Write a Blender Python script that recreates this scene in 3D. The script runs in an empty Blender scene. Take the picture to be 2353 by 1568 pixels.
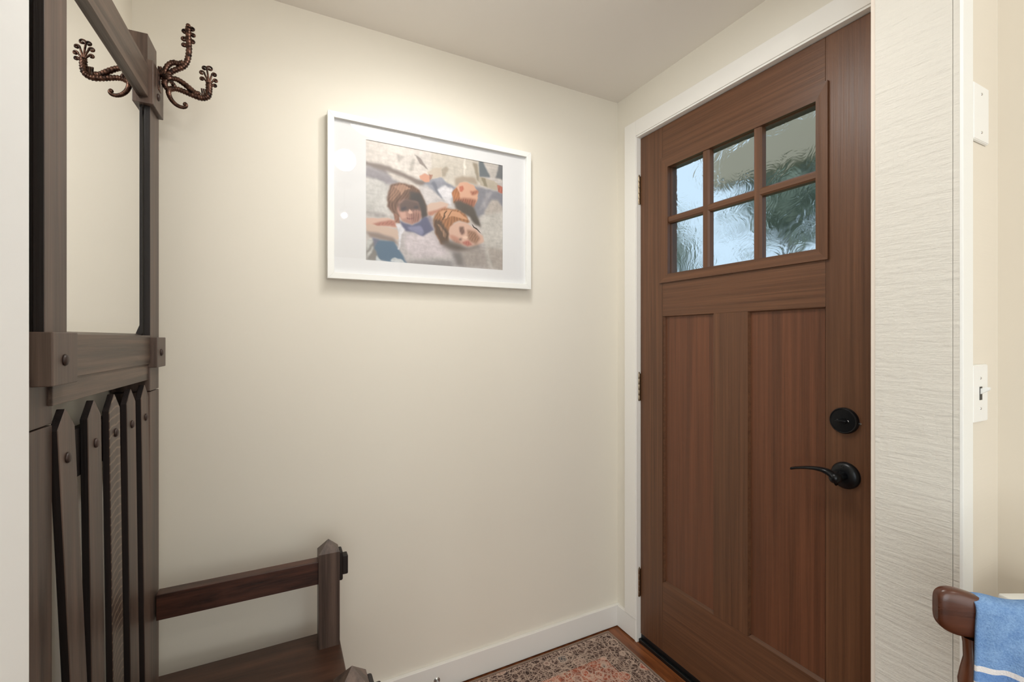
import bpy, bmesh, math, random
import numpy as np
from mathutils import Vector, Matrix

random.seed(7); np.random.seed(7)
S = bpy.context.scene
COL = S.collection

# ------------------------------------------------------------ camera, world, lights, exposure
EYE = 1.255
cam_d = bpy.data.cameras.new('camera')
cam_d.sensor_width = 36.0
cam_d.lens = 1048.0 / 2353.0 * 36.0
cam_d.shift_y = -6.0 / 2353.0
cam_d.clip_start = 0.02
cam = bpy.data.objects.new('camera', cam_d)
COL.objects.link(cam)
cam.location = (0, 0, EYE)
cam.rotation_euler = (math.radians(90), 0, math.radians(-27.1))
S.camera = cam

S.view_settings.view_transform = 'Standard'
S.view_settings.look = 'None'
S.view_settings.gamma = 1.0
S.view_settings.use_curve_mapping = False
S.view_settings.exposure = 0.0

W = bpy.data.worlds.new('sky'); S.world = W
W.use_nodes = True
wn = W.node_tree.nodes; wl = W.node_tree.links
bg = wn['Background']
bg.inputs['Color'].default_value = (0.74, 0.88, 1.0, 1)
bg.inputs['Strength'].default_value = 1.05

def lamp(name, loc, power, color, radius):
    d = bpy.data.lights.new(name, 'POINT')
    d.energy = power; d.color = color; d.shadow_soft_size = radius
    o = bpy.data.objects.new(name, d); COL.objects.link(o); o.location = loc
    return o
def area(name, loc, rot, sx, sy, power, color):
    d = bpy.data.lights.new(name, 'AREA'); d.shape = 'RECTANGLE'
    d.size = sx; d.size_y = sy; d.energy = power; d.color = color
    o = bpy.data.objects.new(name, d); COL.objects.link(o)
    o.location = loc; o.rotation_euler = rot
    return o
def spot(name, loc, power, color, radius, angle):
    d = bpy.data.lights.new(name, 'SPOT')
    d.energy = power; d.color = color; d.shadow_soft_size = radius
    d.spot_size = math.radians(angle); d.spot_blend = 0.5
    o = bpy.data.objects.new(name, d); COL.objects.link(o); o.location = loc
    return o
spot('entry_downlight', (0.50, 1.03, 2.27), 5.5, (1.0, 0.985, 0.95), 0.022, 168)
lamp('entry_fill_point', (0.28, 0.82, 2.10), 3.7, (1.0, 0.985, 0.95), 0.05)  # added point fill to lift the nook and its ceiling, no fixture
pn = area('entry_fill_disk', (0.47, 0.90, 2.268), (0, 0, 0), 0.36, 0.36, 5.0, (1.0, 0.985, 0.95)); pn.data.shape = 'DISK'  # added soft disk fill under the nook ceiling, no fixture
lamp('hall_pendant_bulb', (0.45, -0.60, 2.20), 6.6, (1.0, 0.98, 0.94), 0.02)
sun_d = bpy.data.lights.new('sun', 'SUN'); sun_d.energy = 2.2; sun_d.angle = 0.02; sun_d.color = (1.0, 0.95, 0.88)
sun = bpy.data.objects.new('sun', sun_d); COL.objects.link(sun); sun.rotation_euler = (0, math.radians(-38), math.radians(18))
# added cool fill lights at the hall's rear and left walls; no windows built
area('hall_rear_fill', (0.1, -2.52, 1.15), (math.radians(90), 0, 0), 3.2, 2.1, 40.0, (0.88, 0.95, 1.0))
area('hall_side_fill', (-2.22, -1.65, 1.15), (math.radians(90), 0, math.radians(-90)), 1.6, 2.0, 43.0, (0.84, 0.94, 1.0))

# ------------------------------------------------------------ helpers
def lin(c):
    return tuple(((v/255.0)/12.92 if v/255.0 <= 0.04045 else ((v/255.0+0.055)/1.055)**2.4) for v in c)

def box(bm, x0, x1, y0, y1, z0, z1, bev=0.0):
    vs = [bm.verts.new(p) for p in ((x0,y0,z0),(x1,y0,z0),(x1,y1,z0),(x0,y1,z0),(x0,y0,z1),(x1,y0,z1),(x1,y1,z1),(x0,y1,z1))]
    fs = [bm.faces.new([vs[i] for i in f]) for f in ((0,3,2,1),(4,5,6,7),(0,1,5,4),(1,2,6,5),(2,3,7,6),(3,0,4,7))]
    if bev > 0:
        es = list({e for f in fs for e in f.edges})
        bmesh.ops.bevel(bm, geom=es, offset=bev, segments=2, affect='EDGES', profile=0.5)
    return vs

def prism(bm, pts, axis, a, b, bev=0.0):
    """extrude a 2D outline along an axis ('x': pts are (y,z); 'y': (x,z); 'z': (x,y))"""
    def P(p, t):
        return {'x': (t, p[0], p[1]), 'y': (p[0], t, p[1]), 'z': (p[0], p[1], t)}[axis]
    va = [bm.verts.new(P(p, a)) for p in pts]; vb = [bm.verts.new(P(p, b)) for p in pts]
    fs = [bm.faces.new(va), bm.faces.new(vb[::-1])]
    n = len(pts)
    for i in range(n):
        fs.append(bm.faces.new((va[i], vb[i], vb[(i+1) % n], va[(i+1) % n])))
    if bev > 0:
        es = list({e for f in fs for e in f.edges})
        bmesh.ops.bevel(bm, geom=es, offset=bev, segments=2, affect='EDGES', profile=0.5)

def lathe(bm, prof, seg=32, M=None):
    """profile [(r, z)] about local z; M places it"""
    rings = []
    for r, z in prof:
        if r < 1e-6:
            rings.append([bm.verts.new((0, 0, z))])
        else:
            rings.append([bm.verts.new((r*math.cos(2*math.pi*i/seg), r*math.sin(2*math.pi*i/seg), z)) for i in range(seg)])
    for a, b in zip(rings[:-1], rings[1:]):
        for i in range(seg):
            j = (i+1) % seg
            if len(a) == 1 and len(b) == 1: continue
            if len(a) == 1: bm.faces.new((a[0], b[j], b[i]))
            elif len(b) == 1: bm.faces.new((a[i], a[j], b[0]))
            else: bm.faces.new((a[i], a[j], b[j], b[i]))
    vs = [v for r in rings for v in r]
    if M is not None:
        for v in vs: v.co = M @ v.co
    return vs

def tube(bm, pts, rad, seg=10, flat=1.0, cap=True):
    """swept tube; rad a list or number; flat squeezes it along the world y side"""
    pts = [Vector(p) for p in pts]
    n = len(pts)
    if not hasattr(rad, '__len__'): rad = [rad]*n
    rings = []
    prev = None
    for i, p in enumerate(pts):
        t = (pts[min(i+1, n-1)] - pts[max(i-1, 0)]).normalized()
        if prev is None:
            up = Vector((0, 1, 0)) if abs(t.y) < 0.9 else Vector((1, 0, 0))
            u = (up - t*up.dot(t)).normalized()
        else:
            u = (prev - t*prev.dot(t)).normalized()
        prev = u
        w = t.cross(u)
        rings.append([bm.verts.new(p + u*rad[i]*flat*math.cos(2*math.pi*k/seg) + w*rad[i]*math.sin(2*math.pi*k/seg)) for k in range(seg)])
    for a, b in zip(rings[:-1], rings[1:]):
        for k in range(seg):
            j = (k+1) % seg
            bm.faces.new((a[k], a[j], b[j], b[k]))
    if cap:
        bm.faces.new(rings[0][::-1]); bm.faces.new(rings[-1])

def smooth_pts(pts, n=8):
    """Catmull-Rom through the points"""
    P = [Vector(p) for p in pts]
    P = [P[0]*2-P[1]] + P + [P[-1]*2-P[-2]]
    out = []
    for i in range(1, len(P)-2):
        for k in range(n):
            t = k/n
            a, b, c, d = P[i-1], P[i], P[i+1], P[i+2]
            out.append(0.5*((2*b)+(c-a)*t+(2*a-5*b+4*c-d)*t*t+(3*b-a-3*c+d)*t**3))
    out.append(P[-2])
    return out

def obj(name, bm, m, parent=None, smooth=False, M=None):
    if isinstance(bm, bmesh.types.BMesh):
        bmesh.ops.recalc_face_normals(bm, faces=bm.faces[:])
        me = bpy.data.meshes.new(name); bm.to_mesh(me); bm.free()
    else:
        me = bm
    if M is not None: me.transform(M)
    me.materials.clear(); me.materials.append(m)
    if smooth:
        for p in me.polygons: p.use_smooth = True
        if smooth == 'auto':
            try: me.set_sharp_from_angle(angle=math.radians(38))
            except Exception: pass
    o = bpy.data.objects.new(name, me); COL.objects.link(o)
    if parent is not None: o.parent = parent
    return o

def BM(): return bmesh.new()
def tag(o, label=None, cat=None, group=None, kind=None):
    if label: o['label'] = label
    if cat: o['category'] = cat
    if group: o['group'] = group
    if kind: o['kind'] = kind
    return o
def empty(name, loc=(0,0,0), rz=0.0):
    o = bpy.data.objects.new(name, None); COL.objects.link(o)
    o.location = loc; o.rotation_euler = (0, 0, rz); o.empty_display_size = 0.05
    return o
def struct(name, bm, m, parent=None, **k):
    o = obj(name, bm, m, parent, **k)
    if parent is None: o['kind'] = 'structure'
    return o

# ------------------------------------------------------------ materials
class Mat:
    def __init__(s, name, color, rough=0.5, metal=0.0, spec=0.5):
        s.m = bpy.data.materials.new(name); s.m.use_nodes = True
        s.n = s.m.node_tree.nodes; s.l = s.m.node_tree.links
        s.b = s.n['Principled BSDF']
        s.b.inputs['Base Color'].default_value = (*color, 1)
        s.b.inputs['Roughness'].default_value = rough
        s.b.inputs['Metallic'].default_value = metal
        s.b.inputs['Specular IOR Level'].default_value = spec
        s.tc = None
    def coord(s, scale=(1,1,1), which='Object'):
        if s.tc is None: s.tc = s.n.new('ShaderNodeTexCoord')
        mp = s.n.new('ShaderNodeMapping'); mp.inputs['Scale'].default_value = scale
        s.l.new(s.tc.outputs[which], mp.inputs['Vector'])
        return mp.outputs['Vector']
    def noise(s, vec, scale=5, detail=4, rough=0.55, dist=0.0):
        t = s.n.new('ShaderNodeTexNoise')
        t.inputs['Scale'].default_value = scale; t.inputs['Detail'].default_value = detail
        t.inputs['Roughness'].default_value = rough; t.inputs['Distortion'].default_value = dist
        s.l.new(vec, t.inputs['Vector']); return t.outputs['Fac']
    def ramp(s, fac, stops):
        r = s.n.new('ShaderNodeValToRGB'); e = r.color_ramp.elements
        while len(e) > 2: e.remove(e[-1])
        for i, (p, c) in enumerate(stops):
            el = e[i] if i < 2 else e.new(p)
            el.position = p; el.color = (*c, 1) if len(c) == 3 else c
        s.l.new(fac, r.inputs['Fac']); return r.outputs['Color']
    def mix(s, fac, a, b, mode='MIX'):
        x = s.n.new('ShaderNodeMix'); x.data_type = 'RGBA'; x.blend_type = mode
        for i, v in ((0, fac), (6, a), (7, b)):
            if isinstance(v, (int, float)): x.inputs[i].default_value = v
            elif isinstance(v, tuple): x.inputs[i].default_value = (*v, 1)
            else: s.l.new(v, x.inputs[i])
        return x.outputs[2]
    def math(s, op, a, b=0.0, c=None):
        x = s.n.new('ShaderNodeMath'); x.operation = op
        for i, v in enumerate((a, b) if c is None else (a, b, c)):
            if isinstance(v, (int, float)): x.inputs[i].default_value = v
            else: s.l.new(v, x.inputs[i])
        return x.outputs[0]
    def color(s, out): s.l.new(out, s.b.inputs['Base Color']); return s
    def rough(s, out): s.l.new(out, s.b.inputs['Roughness']); return s
    def bump(s, h, strength=0.2, dist=0.002, prev=None):
        b = s.n.new('ShaderNodeBump'); b.inputs['Strength'].default_value = strength
        b.inputs['Distance'].default_value = dist
        s.l.new(h, b.inputs['Height'])
        if prev is not None: s.l.new(prev, b.inputs['Normal'])
        s.l.new(b.outputs['Normal'], s.b.inputs['Normal']); return b.outputs['Normal']

def paint(name, rgb, rough=0.6, bumps=0.05, sc=60):
    M = Mat(name, lin(rgb), rough, spec=0.3)
    v = M.coord()
    M.color(M.mix(M.noise(v, 1.3, 2), tuple(c*0.97 for c in lin(rgb)), lin(rgb)))
    M.bump(M.noise(v, sc, 4), bumps, 0.002)
    return M.m

def wood(name, dark, light, axis='z', sc=1.0, rough=0.4, bump=0.25, streak=60, spec=0.4, along=1.5):
    M = Mat(name, lin(light), rough, spec=spec)
    k = {'x': (along, streak, streak), 'y': (streak, along, streak), 'z': (streak, streak, along)}[axis]
    v = M.coord(tuple(c*sc for c in k))
    n1 = M.noise(v, 1.0, 6, 0.65, 0.3)
    k2 = {'x': (along*2, streak*5, streak*5), 'y': (streak*5, along*2, streak*5), 'z': (streak*5, streak*5, along*2)}[axis]
    n2 = M.noise(M.coord(tuple(c*sc for c in k2)), 1.0, 3, 0.6)
    k3 = {'x': (.6, 7, 7), 'y': (7, .6, 7), 'z': (7, 7, .6)}[axis]
    n3 = M.noise(M.coord(k3), 1.0, 3, 0.5, 0.6)
    c = M.ramp(n1, [(0.3, lin(dark)), (0.7, lin(light))])
    c = M.mix(M.math('MULTIPLY', n2, 0.35), c, lin(dark))
    c = M.mix(M.math('MULTIPLY_ADD', n3, 1.4, -0.45), c, M.mix(0.5, c, lin(dark)))
    M.color(c)
    M.rough(M.math('MULTIPLY_ADD', n1, 0.22, rough-0.08))
    h = M.math('ADD', n1, n2)
    M.bump(h, bump, 0.0012)
    return M.m

M_WALL = paint('beige_wall_paint', (235, 229, 216), 0.6, 0.06, 90)
M_WALL_HALL = paint('warm_hall_paint', (230, 220, 204), 0.6, 0.06, 90)
M_CEIL = paint('ceiling_paint', (244, 239, 231), 0.75, 0.06, 80)
M_PLASTER = paint('white_textured_plaster', (243, 244, 244), 0.55, 0.5, 14)
M_TRIM = paint('white_trim_paint', (242, 239, 233), 0.35, 0.03, 40)
M_BASE = paint('baseboard_paint', (240, 237, 232), 0.35, 0.03, 40)
M_BRIGHT = paint('bright_white_enamel', (244, 244, 240), 0.3, 0.02, 40)
M_PLATE = paint('white_plastic', (245, 244, 240), 0.3, 0.0, 40)
M_BEAD = paint('pink_beige_caulk', (226, 214, 201), 0.6, 0.4, 30)

# rough sawn board under thick paint
def rough_sawn(name, rgb):
    M = Mat(name, lin(rgb), 0.55, spec=0.35)
    v = M.coord((1, 10, 85))
    saw = M.noise(v, 1.0, 5, 0.6, 0.35)
    sp = M.noise(M.coord((1, 120, 130)), 1.0, 3, 0.6)
    big = M.noise(M.coord((1, 20, 9)), 1.0, 4, 0.6, 0.8)
    vert = M.noise(M.coord((1, 90, 7)), 1.0, 3, 0.6)
    h = M.math('MULTIPLY_ADD', saw, 1.0, M.math('MULTIPLY', sp, 0.35))
    h = M.math('MULTIPLY_ADD', big, 0.5, h)
    h = M.math('MULTIPLY_ADD', M.math('POWER', vert, 3.0), 0.5, h)
    M.bump(h, 0.75, 0.0035)
    M.color(M.mix(M.noise(M.coord((1, 4, 3)), 1.0, 3), tuple(c*0.95 for c in lin(rgb)), lin(rgb)))
    return M.m
M_SAWN = rough_sawn('rough_sawn_painted_board', (220, 215, 205))
M_SAWN_HALL = rough_sawn('rough_sawn_hall_board', (232, 223, 208))
M_SAWN_HALL.node_tree.nodes['Bump'].inputs['Strength'].default_value = 0.12

DK, LT = (80, 52, 35), (120, 81, 55)
M_DOOR_Z = wood('stained_door_upright_grain', DK, LT, 'z', 1.0, 0.36, 0.30, 70, spec=0.45, along=1.2)
M_DOOR_Y = wood('stained_door_level_grain', DK, LT, 'y', 1.0, 0.36, 0.30, 90, spec=0.45, along=1.2)
M_DOOR_P = wood('stained_door_panel_grain', (82, 50, 33), (128, 80, 54), 'z', 1.0, 0.36, 0.22, 60, spec=0.45, along=1.0)
M_OAK_Z = wood('fumed_oak_upright', (44, 33, 28), (122, 100, 88), 'z', 1.0, 0.38, 0.30, 45, spec=0.5, along=1.6)
M_OAK_Y = wood('fumed_oak_rail', (44, 34, 28), (128, 108, 94), 'y', 1.0, 0.38, 0.30, 60, spec=0.5, along=2.0)
M_OAK_X = wood('fumed_oak_arm', (20, 12, 10), (104, 62, 46), 'x', 1.0, 0.34, 0.25, 40, spec=0.5, along=5.0)
M_OAK_SEAT = wood('fumed_oak_seat', (44, 28, 20), (92, 60, 44), 'x', 1.0, 0.30, 0.12, 30, spec=0.5, along=3.0)
M_OAK_DARK = wood('fumed_oak_dark', (12, 8, 8), (40, 27, 24), 'z', 1.0, 0.5, 0.3, 50)  # darker copy of the oak, for side faces and rear parts
M_PEG = wood('oak_peg', (44, 32, 28), (84, 66, 60), 'z', 1.0, 0.4, 0.1, 40)
# quarter-sawn ray fleck, for the middle slat
def fleck():
    M = Mat('ray_fleck_oak', lin((96, 80, 70)), 0.36, spec=0.5)
    v = M.coord((1, 1.0, 1.0))
    w = M.n.new('ShaderNodeTexWave'); w.wave_type = 'RINGS'; w.rings_direction = 'X'
    mp = M.n.new('ShaderNodeMapping'); mp.inputs['Scale'].default_value = (1, 2.2, 1.0)
    mp.inputs['Location'].default_value = (0, 0.55, -0.45)
    M.l.new(M.tc.outputs['Object'], mp.inputs['Vector']); M.l.new(mp.outputs['Vector'], w.inputs['Vector'])
    w.inputs['Scale'].default_value = 19; w.inputs['Distortion'].default_value = 2.2; w.inputs['Detail'].default_value = 3
    base = M.ramp(M.noise(M.coord((60, 60, 1.6)), 1, 5), [(0.3, lin((52, 40, 36))), (0.7, lin((92, 76, 67)))])
    f = M.math('POWER', w.outputs['Fac'], 9.0)
    M.color(M.mix(M.math('MULTIPLY', f, 0.5), base, lin((150, 130, 108))))
    M.bump(f, 0.1, 0.001)
    return M.m
M_FLECK = fleck()
M_FLOOR = wood('oiled_oak_floor', (88, 44, 20), (172, 104, 58), 'y', 1.0, 0.32, 0.15, 45, spec=0.5, along=2.5)
M_SUB = wood('dark_floor_gap', (22, 14, 10), (40, 24, 16), 'y')
M_CHAIR = wood('glossy_walnut_stain', (52, 24, 12), (112, 62, 38), 'x', 1.0, 0.26, 0.12, 24, spec=0.6, along=4)
M_CHAIR_Z = wood('glossy_walnut_turning', (52, 24, 12), (124, 68, 40), 'z', 1.0, 0.22, 0.08, 24, spec=0.6, along=4)
M_BLACK = Mat('matte_black_hardware', lin((16, 18, 22)), 0.3, 0.4).m
M_RUBBER = Mat('black_rubber_sweep', lin((14, 16, 17)), 0.35).m
mm = Mat('oil_rubbed_bronze', lin((58, 42, 36)), 0.34, 0.85)
v = mm.coord(); nn = mm.noise(v, 90, 4)
mm.color(mm.ramp(nn, [(0.35, lin((30, 22, 20))), (0.7, lin((120, 88, 74)))])); mm.bump(nn, 0.4, 0.002)
M_BRONZE = mm.m
mm = Mat('aged_nickel_hinge', lin((150, 134, 112)), 0.3, 1.0); M_NICKEL = mm.m
M_STEEL = Mat('brushed_steel', lin((200, 200, 200)), 0.25, 1.0).m
mm = Mat('mirror_glass', (0.93, 0.93, 0.92), 0.0, 1.0); M_MIRROR = mm.m
mm = Mat('mirror_bevel_glass', (0.95, 0.95, 0.93), 0.03, 1.0); M_BEVEL = mm.m
mm = Mat('picture_glass', (1, 1, 1), 0.0); mm.b.inputs['Transmission Weight'].default_value = 1.0; mm.b.inputs['IOR'].default_value = 1.45
# thin sheet of picture glass: clear pass-through plus surface reflection
def thin_glass(name, tint=(1,1,1), rough=0.0):
    m = bpy.data.materials.new(name); m.use_nodes = True
    n = m.node_tree.nodes; l = m.node_tree.links; n.clear()
    o = n.new('ShaderNodeOutputMaterial'); mx = n.new('ShaderNodeMixShader'); fr = n.new('ShaderNodeFresnel')
    fr.inputs['IOR'].default_value = 1.36
    tr = n.new('ShaderNodeBsdfTransparent'); tr.inputs['Color'].default_value = (*tint, 1)
    gl = n.new('ShaderNodeBsdfGlossy'); gl.inputs['Roughness'].default_value = rough
    l.new(fr.outputs[0], mx.inputs[0]); l.new(tr.outputs[0], mx.inputs[1]); l.new(gl.outputs[0], mx.inputs[2]); l.new(mx.outputs[0], o.inputs[0])
    return m
M_PICGLASS = thin_glass('picture_glass_sheet', (0.99, 0.99, 1.0), 0.02)
# obscure door glass: wavy surface, slightly blurred
def door_glass():
    m = bpy.data.materials.new('hammered_door_glass'); m.use_nodes = True
    n = m.node_tree.nodes; l = m.node_tree.links; n.clear()
    o = n.new('ShaderNodeOutputMaterial'); mx = n.new('ShaderNodeMixShader'); fr = n.new('ShaderNodeFresnel')
    fr.inputs['IOR'].default_value = 1.05
    rf = n.new('ShaderNodeBsdfRefraction'); rf.inputs['IOR'].default_value = 1.12; rf.inputs['Roughness'].default_value = 0.26
    rf.inputs['Color'].default_value = (0.90, 0.95, 0.98, 1)
    gl = n.new('ShaderNodeBsdfGlossy'); gl.inputs['Roughness'].default_value = 0.04
    tc = n.new('ShaderNodeTexCoord'); ns = n.new('ShaderNodeTexNoise'); ns.inputs['Scale'].default_value = 14; ns.inputs['Detail'].default_value = 3
    ns.inputs['Distortion'].default_value = 1.2
    bp = n.new('ShaderNodeBump'); bp.inputs['Strength'].default_value = 0.6; bp.inputs['Distance'].default_value = 0.012
    l.new(tc.outputs['Object'], ns.inputs['Vector']); l.new(ns.outputs['Fac'], bp.inputs['Height'])
    l.new(bp.outputs[0], rf.inputs['Normal'])
    l.new(fr.outputs[0], mx.inputs[0]); l.new(rf.outputs[0], mx.inputs[1]); l.new(gl.outputs[0], mx.inputs[2]); l.new(mx.outputs[0], o.inputs[0])
    return m
M_DOORGLASS = door_glass()

# ------------------------------------------------------------ room shell
XW, YB, XL, H, HH = 1.328, 1.575, -0.355, 2.2905, 2.44   # right wall, back wall, left wall, ceilings
PX, PY0, PY1 = 1.149, 0.383, 0.527                        # partition end and its two faces
LPX = -0.186
DY0, DY1, DZ1, XD = 0.592, 1.439, 2.082, 1.335            # door slab and its face
XO = 1.46                                                 # outer side of the exterior wall

b = BM(); box(b, XL-0.12, XO, YB, YB+0.12, 0, HH+0.1); struct('wall_back', b, M_WALL)
b = BM(); box(b, XL-0.12, XL, PY1, YB, 0, HH); struct('wall_left', b, M_WALL)
b = BM(); box(b, XL-0.1, XW, PY1, YB, H, H+0.06); struct('ceiling', b, M_CEIL)
b = BM()
box(b, XW, XO, DY1+0.004, YB, 0, HH)
box(b, XW, XO, DY0-0.006, DY1+0.004, DZ1+0.006, HH)
box(b, XW, XO, PY0, DY0-0.006, 0, HH)
struct('wall_right', b, M_WALL)
b = BM(); box(b, XW, XO, -2.6, PY0, 0, HH); struct('wall_right_hall', b, M_WALL_HALL)
# partition with the cased opening
b = BM(); box(b, PX+0.004, XW, PY0+0.0005, PY1, 0, HH); pr = struct('wall_partition', b, M_SAWN_HALL)
b = BM(); box(b, PX, PX+0.006, PY0+0.0105, PY1-0.0065, 0, H-0.12); obj('board', b, M_SAWN, pr)
b = BM(); box(b, PX+0.001, PX+0.02, PY1-0.006, PY1+0.002, 0, H-0.12); obj('edge_bead', b, M_BEAD, pr)
b = BM(); box(b, PX+0.0012, PX+0.006, PY0-0.001, PY0+0.0098, 0, H-0.12); obj('corner_strip', b, M_SAWN, pr)
b = BM(); box(b, PX+0.0005, 1.1935, PY0-0.005, PY0+0.0005, 0, H-0.1, 0.001); struct('trim_1', b, M_BRIGHT)
b = BM(); box(b, -2.3, LPX, PY0, PY1, 0, HH, 0.003); struct('wall_partition_left', b, M_PLASTER)
b = BM(); box(b, LPX, PX+0.004, PY0, PY1, 2.150, HH); struct('wall_header', b, M_WALL)
# hall behind the photographer
b = BM(); box(b, -2.3, XO, -2.7, PY1, HH, HH+0.08); struct('ceiling_hall', b, M_CEIL)
b = BM(); box(b, -2.3, XO, -2.7, -2.58, 0, HH); struct('wall_rear', b, M_WALL_HALL)
b = BM(); box(b, -2.4, -2.28, -2.7, PY1, 0, HH); struct('wall_left_hall', b, M_WALL_HALL)

# floor: boards 57 mm wide running along the door wall, each its own piece
b = BM(); box(b, -2.3, 1.33, -2.7, YB, -0.06, -0.003); fl = struct('floor', b, M_SUB)
bd = BM(); box(bd, 0, 0.0565, 0, 1, -0.0029, 0.0, 0.0006)
bm_me = bpy.data.meshes.new('floor_board'); bd.to_mesh(bm_me); bd.free(); bm_me.materials.append(M_FLOOR)
nb = 0
for yy_, L in ((1.4525, YB-1.4525), (0.60, 0.8513), (PY0-1.9, 1.88)):
    o = bpy.data.objects.new('floor_board', bm_me); COL.objects.link(o); o.parent = fl
    o.location = (1.3058, yy_, 0); o.scale = (0.33, L, 1)
x = 1.2485
k = 0
rnd = random.Random(3)
while x > -2.28:
    y = YB
    first = {0: 0.49, 1: 0.1225}.get(k, rnd.uniform(0.1, 0.7))
    near = x > -0.4
    while y > (-1.0 if near else -2.6):
        L = first if y == YB else rnd.uniform(0.6, 1.1)
        L = min(L, y+2.58)
        o = bpy.data.objects.new('floor_board', bm_me); COL.objects.link(o); o.parent = fl
        o.location = (x, y-L+0.0006, 0); o.scale = (1, L-0.0012, 1); nb += 1
        y -= L
        if nb > 290: break
    if nb > 290: break
    x -= 0.0573; k += 1

# baseboards
b = BM(); box(b, 0.00, XW, YB-0.015, YB, 0.004, 0.093, 0.0015); struct('baseboard_back', b, M_BASE)
b = BM(); box(b, XW-0.015, XW, 1.4445, YB-0.015, 0.004, 0.093, 0.0015); struct('baseboard_right', b, M_BASE)
b = BM(); box(b, XL, 0.00, YB-0.015, YB, 0.004, 0.093, 0.0015); struct('baseboard_back_left', b, M_BASE)

# door casing and jamb
b = BM(); box(b, 1.310, XW, 1.4428, 1.5093, 0.093, 2.153, 0.0015); cs = struct('trim_2', b, M_TRIM)
b = BM(); box(b, 1.310, XW, 0.535, 1.4428, 2.090, 2.153, 0.0015); struct('trim_3', b, M_TRIM)
b = BM(); box(b, 1.314, XO-0.02, DY1+0.002, DY1+0.012, 0.0, DZ1+0.008, 0.001); struct('trim_4', b, M_TRIM)
b = BM(); box(b, 1.314, XO-0.02, 0.56, DY1+0.012, DZ1+0.002, DZ1+0.012, 0.001); struct('trim_5', b, M_TRIM)
b = BM(); box(b, 1.314, XO-0.02, DY0-0.014, DY0-0.004, 0.0, DZ1+0.008, 0.001); struct('trim_6', b, M_TRIM)
b = BM(); box(b, 1.325, 1.44, DY0-0.004, DY1+0.002, -0.002, 0.014, 0.002); struct('trim_threshold', b, M_RUBBER)

# ------------------------------------------------------------ front door
T = 0.044
door = empty('door_1', (XD, DY1, 0.0)); door['kind'] = 'structure'
door['label'] = 'stained brown wooden front door with six glass panes and two tall panels'
Md = Matrix.Translation((-XD, -DY1, 0))
def dpart(name, b, m, parent=door, **k):
    return obj(name, b, m, parent, M=Md, **k)
# stiles and rails (upright grain on stiles, level grain on rails)
P = [(1.3155, 1.0845), (0.9545, 0.7225)]       # recessed panels (outer Y, inner Y)
PZ0, PZ1 = 0.302, 1.341
GY0, GY1, GZ0, GZ1 = 0.7466, 1.2855, 1.5055, 1.9130
b = BM(); box(b, XD, XD+T, 1.318, DY1, 0.034, DZ1, 0.0008); dpart('stile', b, M_DOOR_Z)
b = BM(); box(b, XD, XD+T, DY0, 0.7215, 0.034, DZ1, 0.0008); dpart('stile', b, M_DOOR_Z)
b = BM(); box(b, XD, XD+T, 0.722, 1.3175, 1.935, DZ1, 0.0008); dpart('rail', b, M_DOOR_Y)
b = BM(); box(b, XD, XD+T, 0.722, 1.3175, PZ1, 1.485, 0.0008); dpart('rail', b, M_DOOR_Y)
b = BM(); box(b, XD, XD+T, 0.722, 1.3175, 0.034, PZ0, 0.0008); dpart('rail', b, M_DOOR_Y)
b = BM(); box(b, XD, XD+T, P[1][0], P[0][1], PZ0, PZ1, 0.0008); dpart('center_stile', b, M_DOOR_Z)
for ya, yb in P:
    b = BM(); box(b, XD+0.011, XD+T-0.008, yb-0.004, ya+0.004, PZ0-0.004, PZ1+0.004); dpart('panel', b, M_DOOR_P)
    # sloped sticking round each panel
    b = BM()
    s = 0.007
    for q in ([(yb, PZ0), (ya, PZ0), (ya-s, PZ0+s), (yb+s, PZ0+s)], [(yb, PZ1), (ya, PZ1), (ya-s, PZ1-s*0.4), (yb+s, PZ1-s*0.4)],
              [(yb, PZ0), (yb, PZ1), (yb+s*0.5, PZ1-s*0.4), (yb+s*0.5, PZ0+s)], [(ya, PZ0), (ya, PZ1), (ya-s*0.5, PZ1-s*0.4), (ya-s*0.5, PZ0+s)]):
        o1 = [b.verts.new((XD+0.0006, *q[0])), b.verts.new((XD+0.0006, *q[1]))]
        i1 = [b.verts.new((XD+0.0108, *q[2])), b.verts.new((XD+0.0108, *q[3]))]
        o2 = [b.verts.new((XD+0.012, *q[0])), b.verts.new((XD+0.012, *q[1]))]
        b.faces.new((o1[0], o1[1], i1[0], i1[1])); b.faces.new((o1[0], o2[0], o2[1], o1[1])); b.faces.new((o2[0], i1[1], i1[0], o2[1]))
        b.faces.new((o1[0], i1[1], o2[0])); b.faces.new((o1[1], o2[1], i1[0]))
    dpart('panel_moulding', b, M_DOOR_Y)
# raised glazing frame, mitred
OY0, OY1, OZ0, OZ1 = 0.7125, 1.3300, 1.4707, 1.9575
b = BM()
def fr(pts_o, pts_i):
    xo, xi, xb = XD-0.0075, XD-0.0055, XD+0.012
    A = [b.verts.new((xo, *p)) for p in pts_o]; B_ = [b.verts.new((xi, *p)) for p in pts_i]
    C_ = [b.verts.new((xb, *p)) for p in pts_o]; D_ = [b.verts.new((xb+0.014, *p)) for p in pts_i]
    b.faces.new((A[0], A[1], B_[1], B_[0])); b.faces.new((A[0], C_[0], C_[1], A[1])); b.faces.new((B_[0], B_[1], D_[1], D_[0]))
    b.faces.new((C_[0], D_[0], D_[1], C_[1])); b.faces.new((A[0], B_[0], D_[0], C_[0])); b.faces.new((A[1], C_[1], D_[1], B_[1]))
oc = [(OY0, OZ0), (OY1, OZ0), (OY1, OZ1), (OY0, OZ1)]; ic = [(GY0-0.002, GZ0-0.002), (GY1+0.002, GZ0-0.002), (GY1+0.002, GZ1+0.002), (GY0-0.002, GZ1+0.002)]
pieces = []
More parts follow.
